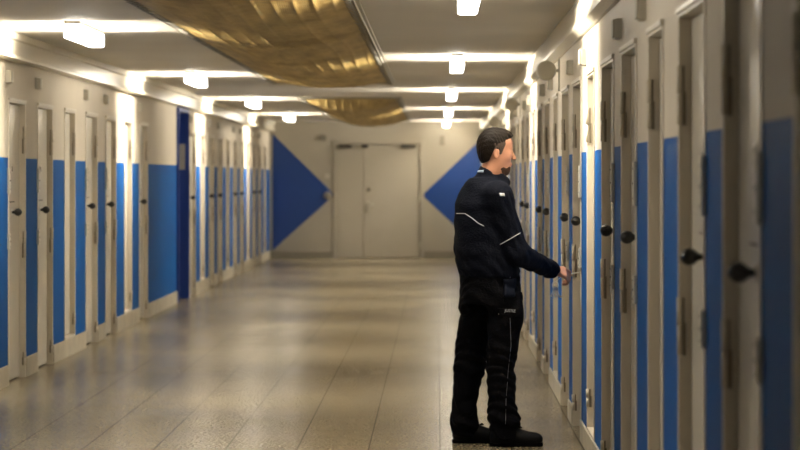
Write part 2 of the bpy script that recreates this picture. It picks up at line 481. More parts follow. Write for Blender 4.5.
# small fittings on the far wall
def fit(name, lab, cat, x, z, w_, h_, d_, m, rnd=False):
    bm = B()
    if rnd: lathe(bm, (x, YF, z), (0, -1, 0), [(-.005, 0), (-.005, w_/2), (d_*.7, w_/2), (d_, w_*.4), (d_, 0)])
    else: box(bm, x - w_/2, x + w_/2, YF - d_, YF + .005, z - h_/2, z + h_/2, bev=.006)
    return tag(obj(name, bm, m), lab, cat)
fit('alarm_button', 'round grey push button fitting at the tip of the left blue triangle', 'button', -2.03, 1.165, .15, .15, .05, M['fitting'], True)
fit('junction_box', 'small grey box high on the far wall left of the double door', 'box', -2.09, 2.235, .1, .1, .05, M['fitting'])
fit('wall_switch', 'tiny pale switch on the far wall above the left triangle tip', 'switch', -2.04, 1.52, .09, .09, .03, M['metal'])
fit('door_buzzer', 'tall narrow grey box on the far wall right of the double door', 'box', .10, 2.19, .09, .18, .06, M['fitting'])

# ------------------------------------------------------------------ signal boxes above the doors
def make_box(s):
    t = empty('signal_box')
    bm = B(); box(bm, .006*s, -.028*s, -.075, .075, -.045, .045, bev=.003); obj('housing', bm, M['metal'], t)
    bm = B(); box(bm, -.026*s, -.040*s, -.07, .02, -.042, .042, bev=.006); obj('lens', bm, M['grey'], t)
    bm = B(); box(bm, -.026*s, -.034*s, .028, .072, -.04, .04, bev=.004); obj('side_plate', bm, M['ivory'], t)
    return t
for s, xw, side, doors in ((1, XR, 'right', right), (-1, XL, 'left', left)):
    proto = None; k = 0
    for c, w_, duct in doors:
        if duct: continue
        if s == 1 and c < 9: continue
        o = proto and copy_tree(proto) or make_box(s)
        proto = proto or o
        yy = c - .80 if s == 1 else c - .42
        o.location = (xw, yy + .0, 2.180 if s == 1 else 2.235)
        tag(o, 'small grey signal box above the doors on the %s wall, %s of its row' % (side, ORD[k]), 'signal box', 'signal boxes on the %s wall' % side); k += 1

# round discs on brackets
proto = None
for k, y in enumerate((16.9, 24.8, 32.7, 40.6)):
    if not proto:
        t = empty('signal_disc'); proto = t
        bm = B(); box(bm, .006, -.012, -.02, .02, -.14, .14, bev=.003); obj('bracket', bm, M['metal'], t)
        bm = B(); cyl(bm, (-.01, 0, .0), (-.03, 0, 0), .012); obj('arm', bm, M['metal'], t)
        bm = B(); lathe(bm, (-.092, .02, .0), (0, -1, 0), [(0, 0), (0, .064), (.005, .068), (.022, .068), (.028, .064), (.030, .05), (.031, 0)], 40); obj('disc', bm, M['grey'], t)
    else: t = copy_tree(proto)
    t.location = (XR, y, E_ + .72)
    tag(t, 'round grey disc on a bracket high on the right wall, %s of four' % ORD[k], 'disc', 'round discs on the right wall')

# ------------------------------------------------------------------ ceiling lights
proto = None; 
LAMPS = [(-2.41, y, 'left') for y in (1.3, 9.2, 17.1, 25.0, 32.8, 40.8)] + [(.172, y, 'right') for y in (13.55, 21.5, 29.5, 37.5, 45.4)]
for k, (x, y, side) in enumerate(LAMPS):
    if not proto:
        t = empty('ceiling_light'); proto = t
        bm = B(); box(bm, -.05, .05, -.61, .61, -.022, 0, bev=.003); obj('base_plate', bm, M['cap'], t)
        bm = B(); box(bm, -.056, .056, -.6, .6, -.113, -.02, bev=.012); obj('diffuser', bm, M['lamp'], t)
    else: t = copy_tree(proto)
    t.location = (x, y, ZC)
    j = k if side == 'left' else k - 6
    if side == 'left': j -= 2        # the first two are unseen, added to brighten door edges facing the camera
    tag(t, 'added dimmer ceiling light above the near floor, out of view, %s of two' % ORD[j + 2] if j < 0 else
        'lit long white ceiling light, %s visible in the %s hand row from the camera' % (ORD[j], side), 'ceiling light', 'ceiling lights of the %s row' % side)
    dim = .45 if y < 10 else 1.0
    ld = bpy.data.lights.new('tube_end', 'AREA'); ld.shape = 'RECTANGLE'; ld.color = (1.0, .91, .76); ld.size, ld.size_y = .1, .08
    ld.energy = 22 if y < 5 else 9; ld.spread = math.radians(130)
    lo = bpy.data.objects.new('tube_end', ld); C.objects.link(lo); lo.rotation_euler = (PI/2, 0, PI); lo.location = (x, y + .603, ZC - .068)
    for nm_, dx, ang, W_, sprd in (('side', -.058, 90, 15, 75), ('side', .058, -90, 15, 75), ('slant', -.05, 42, 15, 80), ('slant', .05, -42, 15, 80), ('down', 0, 0, 5, 105)):
        ld = bpy.data.lights.new('tube_' + nm_, 'AREA'); ld.shape = 'RECTANGLE'; ld.color = (1.0, .91, .76); ld.energy = W_*dim
        ld.spread = math.radians(sprd); ld.size, ld.size_y = .08, 1.18
        lo = bpy.data.objects.new('tube_' + nm_, ld); C.objects.link(lo); lo.rotation_euler = (0, math.radians(ang), 0)
        lo.location = (x + dx*1.0, y, ZC - (.066 if nm_ == 'side' else .116))

# ------------------------------------------------------------------ safety nets
def make_net(y0, y1, sag, lab, seed, tilt=0):
    t = empty('safety_net', ((NX0+NX1)/2, (y0+y1)/2, ZC))
    tag(t, lab, 'safety net', 'gold safety nets under the stairwell openings')
    W = (NX1-NX0)/2; L = (y1-y0)/2
    rs = np.random.default_rng(seed)
    nu, nv = 150, int((y1-y0)*16)
    U = np.linspace(-1, 1, nu); V = np.linspace(-1, 1, nv)
    uu, vv = np.meshgrid(U, V, indexing='ij')
    yy = vv*L
    env = np.clip((1 - np.abs(vv))*L/1.1, 0, 1); env = env*env*(3 - 2*env)
    belly = (1 - np.abs(uu)**2.2)
    und = .5 + .5*np.sin(yy*2*PI/3.1 + 1.1*uu + seed)
    z = -.012 - belly*env*(sag*(.86 + .14*und))
    # lengthwise gathers that wander sideways
    ph = uu*W*2*PI/.115 + 1.3*np.sin(yy*.9 + 1.2*uu + seed) + .5*np.sin(yy*.43 + 2)
    ridge = (1 - np.abs(np.sin(ph/2)))**3
    amp = .013*(.35 + .65*(.5 + .5*np.sin(yy*2.03 + 2.1*uu + 1.3)))
    z -= belly**.5*env**.5*(ridge*amp)
    z += .004*np.sin(yy*23 + 5*np.sin(uu*7))*env*belly**.5
    bm = B()
    vs = [[bm.verts.new((uu[i, j]*(W - .02), yy[i, j], z[i, j])) for j in range(nv)] for i in range(nu)]
    for i in range(nu-1):
        for j in range(nv-1):
            f_ = bm.faces.new((vs[i][j], vs[i+1][j], vs[i+1][j+1], vs[i][j+1])); f_.smooth = True
    me = obj('netting', bm, M['net'], t)
    for sx in (-1, 1):
        bm = B()
        box(bm, sx*(W - .005), sx*(W + .022), -L, L, -.012, .0, bev=.003)
        box(bm, sx*(W - .010), sx*(W + .002), -L, L, -.026, .004, bev=.003)
        cyl(bm, (sx*(W - .028), -L, -.022), (sx*(W - .028), L, -.022), .005, n=8)
        obj('rail', bm, M['rail'], t)
        bm = B(); y = -L + .05; k = 0
        pts = []
        while y < L:
            pts.append((sx*(W - (.012 if k % 2 else .062)) , y, -.018 - (.012 if k % 2 else .0) - rs.random()*.008)); y += .045 + rs.random()*.03; k += 1
        tube(bm, pts, .0022, 5); obj('lacing', bm, M['rail'], t)
    for sy in (-1, 1):
        bm = B(); cyl(bm, (-W, sy*L, -.014), (W, sy*L, -.014), .009, n=10); obj('end_bar', bm, M['rail'], t)
    return t
make_net(NETS[0][0], NETS[0][1], .09, 'long gold mesh safety net sagging below the ceiling opening nearest the camera', 3)
make_net(NETS[1][0], NETS[1][1], .14, 'gold mesh safety net further down the corridor near the far door', 5)

# ------------------------------------------------------------------ the officer: signed distance modelling on a grid
def smin(a, b_, k):
    if k <= 0: return np.minimum(a, b_)
    h = np.clip(.5 + .5*(b_ - a)/k, 0, 1)
    return b_*(1-h) + a*h - k*h*(1-h)

class Field:
    def __init__(s, lo, hi, h):
        s.lo = np.array(lo, float); s.h = h
        s.n = np.ceil((np.array(hi) - s.lo)/h).astype(int) + 1
        s.F = np.full(s.n, .2, dtype=np.float32)
        s.ax = [s.lo[i] + h*np.arange(s.n[i]) for i in range(3)]
    def grid(s, lo=None, hi=None):
        sl = []
        for i in range(3):
            a = 0 if lo is None else max(0, int((lo[i] - s.lo[i])/s.h)); b_ = s.n[i] if hi is None else min(s.n[i], int((hi[i] - s.lo[i])/s.h) + 2)
            sl.append(slice(a, max(a+1, b_)))
        g = np.meshgrid(s.ax[0][sl[0]], s.ax[1][sl[1]], s.ax[2][sl[2]], indexing='ij', sparse=True)
        return tuple(sl), g
    def add(s, d, lo, hi, k=.02, op='u', pad=.06):
        sl, (x, y, z) = s.grid([v - pad for v in lo], [v + pad for v in hi])
        dd = d(x, y, z)
        if op == 'u': s.F[sl] = smin(s.F[sl], dd, k)
        elif op == 's': s.F[sl] = -smin(-s.F[sl], dd, k)
    def cone(s, a, b_, ra, rb, k=.02, op='u'):
        a = np.array(a, float); b_ = np.array(b_, float); ab = b_ - a; L2 = ab @ ab; r = max(ra, rb)
        def d(x, y, z):
            px, py, pz = x - a[0], y - a[1], z - a[2]
            t = np.clip((px*ab[0] + py*ab[1] + pz*ab[2])/L2, 0, 1)
            return np.sqrt((px - t*ab[0])**2 + (py - t*ab[1])**2 + (pz - t*ab[2])**2) - (ra + (rb - ra)*t)
        s.add(d, np.minimum(a, b_) - r, np.maximum(a, b_) + r, k, op)
    def ell(s, c, r, R=None, k=.02, op='u'):
        c = np.array(c, float); r = np.array(r, float); R = np.eye(3) if R is None else np.array(R)
        def d(x, y, z):
            p = [x - c[0], y - c[1], z - c[2]]
            q = [R[0][i]*p[0] + R[1][i]*p[1] + R[2][i]*p[2] for i in range(3)]   # R^T p
            k0 = np.sqrt(sum((q[i]/r[i])**2 for i in range(3))); k1 = np.sqrt(sum((q[i]/r[i]**2)**2 for i in range(3)))
            return k0*(k0 - 1)/np.maximum(k1, 1e-6)
        m = max(r); s.add(d, c - m, c + m, k, op)
    def loft(s, secs, phi, k=.02, op='u'):
        """secs: (z, cx, cy, a, b): ellipse with half depth a along facing phi and half width b across"""
        S = np.array(sorted(secs), float); cph, sph = math.cos(phi), math.sin(phi)
        z0, z1 = S[0, 0], S[-1, 0]; m = S[:, 3:5].max()
        def d(x, y, z):
            zc = np.clip(z, z0, z1)
            # smooth (monotone-ish) interpolation
            cx = np.interp(zc, S[:, 0], S[:, 1]); cy = np.interp(zc, S[:, 0], S[:, 2]); a = np.interp(zc, S[:, 0], S[:, 3]); b_ = np.interp(zc, S[:, 0], S[:, 4])
            px, py = x - cx, y - cy
            u, v = px*cph + py*sph, px*sph - py*cph
            q = np.sqrt((u/a)**2 + (v/b_)**2); g_ = np.sqrt((u/a**2)**2 + (v/b_**2)**2)
            rad = q*(q - 1)/np.maximum(g_, 1e-4)
            rad = np.maximum(rad, -.08)
            dz = np.abs(z - zc)
            return np.where(dz > 0, np.sqrt(np.maximum(rad, 0)**2 + dz**2) + np.minimum(rad, 0)*0, rad)
        lo = [S[:, 1].min() - m, S[:, 2].min() - m, z0 - .02]; hi = [S[:, 1].max() + m, S[:, 2].max() + m, z1 + .02]
        s.add(d, lo, hi, k, op)
    def mesh(s, name, m, parent, smooth=1):
        F = s.F; I = F < 0
        nx, ny, nz = F.shape
        corners = [(i, j, k) for i in (0, 1) for j in (0, 1) for k in (0, 1)]
        cnt = np.zeros((nx-1, ny-1, nz-1), np.int8)
        for i, j, k in corners: cnt += I[i:nx-1+i, j:ny-1+j, k:nz-1+k]
        cell = (cnt > 0) & (cnt < 8)
        ci = np.argwhere(cell); idx = -np.ones(cell.shape, np.int64); idx[cell] = np.arange(len(ci))
        P = np.zeros((len(ci), 3)); W_ = np.zeros(len(ci))
        for a in corners:
            for axis in range(3):
                if a[axis]: continue
                b_ = list(a); b_[axis] = 1
                fa = F[ci[:, 0]+a[0], ci[:, 1]+a[1], ci[:, 2]+a[2]]; fb = F[ci[:, 0]+b_[0], ci[:, 1]+b_[1], ci[:, 2]+b_[2]]
                c = (fa < 0) != (fb < 0); t = np.where(c, fa/np.where(c, fa - fb, 1), 0)
                p = np.tile(np.array(a, float), (len(ci), 1)); p[:, axis] += t
                P[c] += p[c]; W_[c] += 1
        P = (P/W_[:, None] + ci)*s.h + s.lo
        faces = []
        for axis in range(3):
            u, v = [(1, 2), (2, 0), (0, 1)][axis]
            sl0 = [slice(1, -1)]*3; sl0[axis] = slice(0, -1); sl1 = [slice(1, -1)]*3; sl1[axis] = slice(1, None)
            A = I[tuple(sl0)]; Bq = I[tuple(sl1)]; ch = np.argwhere(A != Bq)
            off = np.ones(3, int); off[axis] = 0; e = ch + off
            flip = A[tuple(ch.T)]
            def ix(du, dv):
                q = e.copy(); q[:, u] -= du; q[:, v] -= dv; return idx[q[:, 0], q[:, 1], q[:, 2]]
            q = np.stack([ix(0, 0), ix(1, 0), ix(1, 1), ix(0, 1)], 1)
            q[~flip] = q[~flip][:, ::-1]
            faces.append(q)
        Q = np.concatenate(faces)
        for _ in range(smooth):      # Laplacian relax
            acc = np.zeros_like(P); c = np.zeros(len(P))
            for a in range(4):
                b_ = (a+1) % 4
                np.add.at(acc, Q[:, a], P[Q[:, b_]]); np.add.at(c, Q[:, a], 1)
                np.add.at(acc, Q[:, b_], P[Q[:, a]]); np.add.at(c, Q[:, b_], 1)
            P = .45*P + .55*acc/np.maximum(c, 1)[:, None]
        me = bpy.data.meshes.new(name); me.from_pydata(P.tolist(), [], Q.tolist()); me.update()
        me.polygons.foreach_set('use_smooth', [True]*len(me.polygons)); me.materials.append(m)
        o = bpy.data.objects.new(name, me); C.objects.link(o); o.parent = parent
        return o, BVHTree.FromPolygons([Vector(p) for p in P], Q.tolist())

PY = 14.1
officer = empty('person', (0.30, PY, 0))
tag(officer, 'officer in dark navy uniform with white piping standing in profile, unlocking a cell door', 'person')
OX = 0.30          # local x = world x - OX
PHI = math.radians(26)
def px2(px, py, Y=PY):    # world x (local), z of a photo measurement at the officer's distance
    return ((px - 437)*Y/2500 - OX, 1.51 - (py - 177)*Y/2500)

def L(x, y, z): return (x - OX, y, z)
hd = (math.sin(PHI), -math.cos(PHI))     # direction to his right

# --- jacket
J = Field(L(.02, -.36, .88), L(.80, .40, 1.60), .0058)
def tsec(z, back, front, b_, cy=0):
    W = (front - back)/2; c = (front + back)/2 - OX
    a = math.sqrt(max(W*W - (b_*math.sin(PHI))**2, .004))/math.cos(PHI)
    return (z, c, cy, a, b_)
J.loft([tsec(.945, .142, .445, .178), tsec(.955, .128, .462, .185), tsec(.975, .122, .468, .19), tsec(.992, .114, .462, .193), tsec(1.03, .106, .455, .197), tsec(1.10, .10, .445, .198), tsec(1.2, .097, .437, .203), tsec(1.30, .098, .435, .21),
        tsec(1.36, .102, .43, .212), tsec(1.41, .118, .42, .2), tsec(1.45, .14, .405, .165), tsec(1.48, .16, .40, .12), tsec(1.505, .185, .395, .085)], PHI, k=0)
shr = L(.338, -.165, 1.405); elr = L(.448, -.14, 1.085); wrr = L(.644, .085, .985)
shl = L(.222, .165, 1.385); ell_ = L(.165, .24, 1.10); wrl = L(.20, .265, .86)
for sh, el, wr in ((shr, elr, wrr), (shl, ell_, wrl)):
    J.ell(sh, (.082, .078, .078), k=.05)
    J.cone(sh, el, .077, .066, k=.035)
    J.cone(el, wr, .065, .050, k=.03)
    J.cone([el[i]+(wr[i]-el[i])*.93 for i in range(3)], wr, .053, .052, k=.01)
# collar
J.cone(L(.285, 0, 1.49), L(.30, 0, 1.535), .074, .066, k=.025)
J.cone(L(.345, -.02, 1.51), L(.388, .02, 1.478), .034, .028, k=.02)
# hollow neck opening
J.cone(L(.315, .0, 1.55), L(.32, .0, 1.60), .062, .075, k=.008, op='s')
# cloth folds
sl, (x, y, z) = J.grid()
fold = .0034*np.sin(z*62 + 9*np.sin(x*11 + y*7) + x*24)*np.sin(x*21 - z*9 + y*17)
fold = fold + .003*np.sin(z*95 + x*70 + 3*np.sin(y*30))*np.clip((1.16 - z)/.2, 0, 1)
J.F += (fold*np.clip((1.50 - z)/.08, 0, 1)).astype(np.float32)
# open cuffs
for el, wr in ((elr, wrr), (ell_, wrl)):
    d = np.array(wr) - np.array(el); d /= np.linalg.norm(d)
    a = np.array(wr) + d*.035
    J.cone(a, a + d*.06, .036, .06, k=.004, op='s')
jacket, Jb = J.mesh('jacket', M['jacket'], officer, 1)

# --- trousers
T = Field(L(.02, -.28, .015), L(.62, .30, 1.02), .0058)
hip = []
T.loft([tsec(.80, .135, .474, .165), tsec(.88, .130, .470, .172), tsec(.96, .135, .462, .17), tsec(.99, .15, .45, .165)], PHI, k=0)
# near (right) leg and far (left) leg: z, cx, cy, r
def leg(secs):
    T.loft([(z, L(cx, 0, 0)[0], cy, r, ry) for z, cx, cy, r, ry in secs], 0, k=.045)
leg([(.86, .375, -.085, .105, .095), (.74, .385, -.088, .097, .097), (.62, .376, -.085, .092, .09), (.52, .364, -.083, .082, .082), (.44, .356, -.082, .078, .078),
     (.36, .362, -.082, .079, .076), (.25, .363, -.082, .077, .076), (.19, .368, -.082, .084, .077), (.155, .378, -.082, .092, .078), (.12, .38, -.082, .084, .076), (.07, .378, -.082, .076, .07), (.045, .376, -.082, .072, .066)])
leg([(.86, .245, .085, .108, .095), (.74, .235, .088, .100, .097), (.62, .212, .09, .097, .09), (.52, .196, .092, .093, .084), (.43, .186, .092, .089, .08),
     (.32, .168, .092, .075, .076), (.25, .158, .092, .071, .074), (.16, .152, .092, .07, .076), (.12, .155, .092, .076, .078), (.07, .165, .092, .078, .07), (.045, .168, .092, .076, .066)])
# cargo pocket on the right thigh
T.ell(L(.425, -.13, .75), (.062, .05, .095), k=.02)
T.ell(L(.16, .0, .79), (.04, .09, .06), k=.02)
sl, (x, y, z) = T.grid()
low = np.clip((.30 - z)/.16, 0, 1); knee = np.exp(-((z - .47)/.09)**2)
fold = (.002 + .006*low + .005*knee)*np.sin(z*88 + x*26 + 5*np.sin(y*22 + z*9)) + .0045*np.sin(x*40 + y*34 + 4*np.sin(z*13))*np.clip(z*2, .3, 1)
T.F += fold.astype(np.float32)
trousers, Tb = T.mesh('trousers', M['trousers'], officer, 1)

# --- body (skin): one continuous figure inside the clothes, with head and hands
HY = math.radians(10)
hc = np.array(L(.328, .0, 1.672))
Rh = Matrix.Rotation(HY, 3, 'Z') @ Matrix.Rotation(math.radians(6), 3, 'Y')
Rn = [[Rh[i][j] for j in range(3)] for i in range(3)]
def H(x, y, z):
    v = Rh @ Vector((x, y, z)); return (hc[0]+v.x, hc[1]+v.y, hc[2]+v.z)
Bd = Field(L(.02, -.32, .02), L(.90, .42, 1.80), .0048)
Bd.loft([(.86, -.01, 0, .085, .115), (1.0, -.02, 0, .09, .12), (1.15, -.03, 0, .10, .14), (1.3, -.035, 0, .11, .165), (1.40, -.03, 0, .09, .15), (1.45, -.02, 0, .07, .10)], PHI, k=0)
Bd.cone(L(.278, 0, 1.44), L(.318, 0, 1.60), .060, .055, k=.03)
for sh, el, wr in ((shr, elr, wrr), (shl, ell_, wrl)):
    s2 = [sh[0]*.85, sh[1]*.8, sh[2]-.02]
    Bd.ell(s2, (.06, .06, .055), k=.05)
    Bd.cone(s2, el, .045, .038, k=.03); Bd.cone(el, wr, .038, .027, k=.02)
for hx, hy, kx, ky, fx, fy in ((.355, -.085, .36, -.082, .37, -.082), (.245, .088, .19, .092, .17, .092)):
    Bd.cone(L(hx, hy, .88), L(kx, ky, .47), .060, .045, k=.03); Bd.cone(L(kx, ky, .47), L(fx, fy, .08), .05, .035, k=.02)
    Bd.cone(L(fx, fy, .06), L(fx+.11, fy, .045), .032, .026, k=.02)
# head
Bd.ell(H(-.008, 0, .012), (.096, .074, .094), Rn, k=.02)
Bd.ell(H(.034, 0, -.060), (.062, .057, .080), Rn, k=.03)
Bd.ell(H(.060, 0, -.120), (.030, .032, .027), Rn, k=.03)      # chin
Bd.ell(H(.058, 0, .035), (.034, .056, .04), Rn, k=.03)        # forehead
Bd.ell(H(.084, 0, .012), (.010, .045, .010), Rn, k=.014)      # brow
Bd.cone(H(.090, 0, -.004), H(.117, 0, -.043), .008, .0105, k=.012)   # nose
Bd.ell(H(.106, .010, -.047), (.008, .006, .006), Rn, k=.006); Bd.ell(H(.106, -.010, -.047), (.008, .006, .006), Rn, k=.006)
for sy in (-1, 1):
    Bd.ell(H(.094, sy*.031, -.010), (.010, .016, .009), Rn, k=.006, op='s')   # eye sockets
    Bd.ell(H(.066, sy*.038, -.034), (.027, .020, .026), Rn, k=.02)            # cheek
    Bd.ell(H(-.004, sy*.074, -.034), (.017, .008, .030), Rn, k=.006)          # ear
    Bd.ell(H(.0, sy*.081, -.030), (.009, .005, .017), Rn, k=.004, op='s')
Bd.ell(H(.092, 0, -.078), (.014, .024, .008), Rn, k=.010); Bd.ell(H(.091, 0, -.092), (.012, .021, .008), Rn, k=.008)
# hands
def hand(wr, fwd, up, side, curl, spread=1.0, key=False):
    f_ = Vector(fwd).normalized(); u_ = Vector(up); u_ = (u_ - f_*u_.dot(f_)).normalized(); r_ = f_.cross(u_)*side
    W0 = Vector(wr)
    def P_(a, b_, c): return tuple(W0 + f_*a*1.08 + r_*b_*1.15 + u_*c*1.1)     # forward, across (thumb side +), back of hand
    Bd.cone(P_(-.02, 0, 0), P_(.02, 0, 0), .026, .025, k=.02)
    for b_ in (-.024, -.008, .010, .026): Bd.cone(P_(.015, b_*.6, 0), P_(.085, b_, .002), .016, .0125, k=.010)
    tips = []
    for i, b_ in enumerate((-.030, -.010, .010, .030)):
        ln = (.036, .044, .047, .043)[i]; cu = curl[i]
        a, c = .088 - abs(b_)*.15, .0; p = (a, b_, c); ang = -cu*.55
        for seg, (l_, rr_) in enumerate(((ln, .0095), (ln*.68, .0085), (ln*.52, .0075))):
            q = (p[0] + math.cos(ang)*l_, p[1], p[2] + math.sin(ang)*l_)
            Bd.cone(P_(*p), P_(*q), rr_ + .0006, rr_, k=.004); p = q; ang -= cu
        tips.append(P_(*p))
    t0, t1, t2, t3 = (.018, .028, -.008), (.050, .050, -.020), (.078, .050, -.032), (.098, .040, -.040)
    Bd.cone(P_(*t0), P_(*t1), .015, .012, k=.010); Bd.cone(P_(*t1), P_(*t2), .011, .010, k=.004); Bd.cone(P_(*t2), P_(*t3), .010, .008, k=.004)
    return P_, tips
d = Vector(wrr) - Vector(elr)
handr, tipsr = hand(wrr, (.86, .36, -.22), (.30, -.60, .62), -1, (1.0, .95, .9, .55))
handl, tipsl = hand(wrl, (.15, -.02, -1), (.0, 1, .0), 1, (.5, .45, .4, .35))
body, Bb = Bd.mesh('body', M['skin'], officer, 1)

# --- hair, beard, eyes, lips
Rinv = Rh.transposed()
HF = Field((hc[0]-.13, -.12, hc[2]-.13), (hc[0]+.13, .12, hc[2]+.13), .003)
HF.ell(H(-.008, 0, .016), (.100, .079, .101), Rn, k=0)
HF.ell(H(.035, 0, .075), (.060, .055, .036), Rn, k=.02)
HF.ell(H(-.045, 0, -.03), (.048, .060, .070), Rn, k=.02)
sl, (x, y, z) = HF.grid()
X_, Y_, Z_ = x - hc[0], y, z - hc[2]
lx = Rinv[0][0]*X_ + Rinv[0][1]*Y_ + Rinv[0][2]*Z_; ly = Rinv[1][0]*X_ + Rinv[1][1]*Y_ + Rinv[1][2]*Z_; lz = Rinv[2][0]*X_ + Rinv[2][1]*Y_ + Rinv[2][2]*Z_
strand = .0014*np.sin(ly*330 + 14*np.sin(lx*24) + 60*lz) + .0008*np.sin(ly*190 + lz*210 + lx*40)
base = HF.F.copy()
# hairline: rises in front of the ear and at the forehead
hl = np.interp(lx, [-.12, -.085, -.06, -.035, -.022, .0, .018, .032, .06, .075, .095], [-.10, -.098, -.09, -.075, -.02, .028, .034, .038, .054, .062, .080])
HF.F = np.maximum(base + strand, (hl - lz)*.7).astype(np.float32)
# keep the sides short, hair longer above
hair, _ = HF.mesh('hair', M['hair'], officer, 1)
SF = Field((hc[0]-.13, -.12, hc[2]-.13), (hc[0]+.13, .12, hc[2]+.13), .003)
SF.ell(H(-.008, 0, .012), (.0995, .0785, .0975), Rn, k=0)
SF.ell(H(.028, 0, -.045), (.058, .0625, .075), Rn, k=.02)
hl2 = np.interp(lx, [-.12, -.06, -.032, -.022, .008, .014, .026, .036, .052], [.2, .2, .2, -.004, -.006, -.035, -.032, .0, .04])
up2 = np.interp(lx, [-.02, .06], [.075, .075])
SF.F = np.maximum.reduce([SF.F + .0, (hl2 - lz)*.7, lz - up2, lx - .055, -.03 - lx]).astype(np.float32)
if (SF.F < 0).any():
    sb, _ = SF.mesh('sideburns', M['fade'], officer, 0)
BF = Field((hc[0]-.05, -.09, hc[2]-.19), (hc[0]+.13, .09, hc[2]-.01), .003)
BF.ell(H(.061, 0, -.120), (.0345, .036, .0315), Rn, k=0); BF.ell(H(.034, 0, -.061), (.0650, .0605, .083), Rn, k=.03)
sl, (x, y, z) = BF.grid(); X_, Y_, Z_ = x - hc[0], y, z - hc[2]
lx = Rinv[0][0]*X_ + Rinv[0][1]*Y_ + Rinv[0][2]*Z_; ly = Rinv[1][0]*X_ + Rinv[1][1]*Y_ + Rinv[1][2]*Z_; lz = Rinv[2][0]*X_ + Rinv[2][1]*Y_ + Rinv[2][2]*Z_
top = np.interp(lx, [-.03, .0, .03, .06, .09, .12], [-.05, -.088, -.108, -.104, -.098, -.10]) + .004*np.sin(lx*160)
BF.F = np.maximum.reduce([BF.F + .0012*np.sin(ly*300)*np.sin(lz*260), lz - top, -.02 - lx]).astype(np.float32)
if (BF.F < 0).any(): BF.mesh('beard', M['beard'], officer, 0)
for sy in (-1, 1):
    bm = B(); bmesh.ops.create_uvsphere(bm, u_segments=16, v_segments=10, radius=.0115)
    for v in bm.verts: v.co += Vector(H(.074, sy*.031, -.010))
    for f_ in bm.faces: f_.smooth = True
    e_ = obj('eye', bm, M['eye'], officer)
    bm = B(); bmesh.ops.create_uvsphere(bm, u_segments=12, v_segments=8, radius=.006)
    for v in bm.verts: v.co += Vector(H(.0815, sy*.031, -.010))
    obj('iris', bm, M['iris'], e_)
    bm = B(); tube(bm, [H(.088, sy*.016, .010), H(.090, sy*.030, .016), H(.078, sy*.046, .012)], .0035, 6); obj('eyebrow', bm, M['hair'], officer)
bm = B(); tube(bm, [H(.090, -.02, -.085), H(.1025, -.008, -.084), H(.1025, .008, -.084), H(.090, .02, -.085)], .0042, 8); obj('lips', bm, M['lips'], officer)

# shirt collar
bm = B()
pts = []
for i in range(21):
    a = math.radians(130 + 105*i/20)
    pts.append((L(.302, 0, 0)[0] + .066*math.cos(a), .062*math.sin(a), 1.545 + .006*math.cos(a)))
tube(bm, pts, .009, 8); obj('shirt_collar', bm, M['shirt'], officer)

# --- piping and badges laid on the cloth
def on(bvh, px, py, Y=PY, lift=.001):
    # line of sight from the photographer through the measured point, first hit on the cloth
    o = Vector((-OX, -PY, 1.51)); d = Vector(((px - 437)/2500, 1, -(py - 177)/2500)).normalized()
    h = bvh.ray_cast(o, d)
    return h[0] + h[1]*lift if h[0] is not None and h[1].dot(d) < 0 else (h[0] - h[1]*lift if h[0] is not None else None)
def piping(name, bvh, pts, r=.0022, parent=None, n=16, m='white'):
    out = []
    for (a, b_), (c, d_) in zip(pts, pts[1:]):
        for i in range(n):
            t_ = i/n; p = on(bvh, a + (c-a)*t_, b_ + (d_-b_)*t_)
            if p is not None: out.append(p)
    p = on(bvh, *pts[-1])
    if p is not None: out.append(p)
    if len(out) > 2:
        bm = B(); tube(bm, out, r, 6); return obj(name, bm, M[m], parent or officer)
piping('yoke_piping', Jb, [(456.5, 213.5), (465, 213.5), (472, 218), (478, 223), (484, 226)], parent=jacket, n=6)
piping('sleeve_piping', Jb, [(500, 244.5), (510, 239), (520, 233)], parent=jacket, n=6)
piping('seam_piping', Tb, [(510, 318), (511, 345), (508, 372), (506, 400), (505.5, 424)], r=.0014, parent=trousers, n=5, m='seam')
# shoulder yoke panel tab
def patch(name, bvh, corners, m, parent, lift=.002, n=5, th=.002):
    bm = B(); (a, b_, c, d_) = corners; g_ = []
    for i in range(n+1):
        row = []
        for j in range(n+1):
            u, v = i/n, j/n
            x = (a[0]*(1-u)+b_[0]*u)*(1-v) + (d_[0]*(1-u)+c[0]*u)*v; y = (a[1]*(1-u)+b_[1]*u)*(1-v) + (d_[1]*(1-u)+c[1]*u)*v
            p = on(bvh, x, y, lift=lift)
            if p is None: bm.free(); return None
            row.append(bm.verts.new(p))
        g_.append(row)
    for i in range(n):
        for j in range(n):
            f_ = bm.faces.new((g_[i][j], g_[i+1][j], g_[i+1][j+1], g_[i][j+1])); f_.smooth = True
    o = obj(name, bm, m, parent)
    md = o.modifiers.new('thick', 'SOLIDIFY'); md.thickness = th; md.offset = 0
    return o
patch('shoulder_tab', Jb, [(499, 193), (504.2, 193.2), (505, 196.3), (500, 196.2)], M['white'], jacket)
0 and patch('shoulder_panel', Jb, [(478, 190), (495, 185), (503, 200), (482, 206)], M['jacket'], jacket, lift=.0015, n=14)
ph_ = patch('phone_pouch', Tb, [(503, 279), (513.5, 279), (514, 297), (503.5, 297)], M['holster'], officer, lift=.008, n=8, th=.022)
for k, q in enumerate(((505, 277.3), (509.5, 277.3), (499, 314))):
    p = on(Tb, *q, lift=.004)
    if p is not None:
        bm = B(); bmesh.ops.create_uvsphere(bm, u_segments=10, v_segments=8, radius=.0032)
        for v in bm.verts: v.co += p
        obj('snap_button', bm, M['white'], trousers)
patch('pocket_flap', Tb, [(497.5, 308.5), (520, 308), (520.5, 317), (497.5, 315.5)], M['trousers'], trousers, lift=.004, n=10, th=.005)
p = on(Tb, 510.3, 311.2, lift=.014)
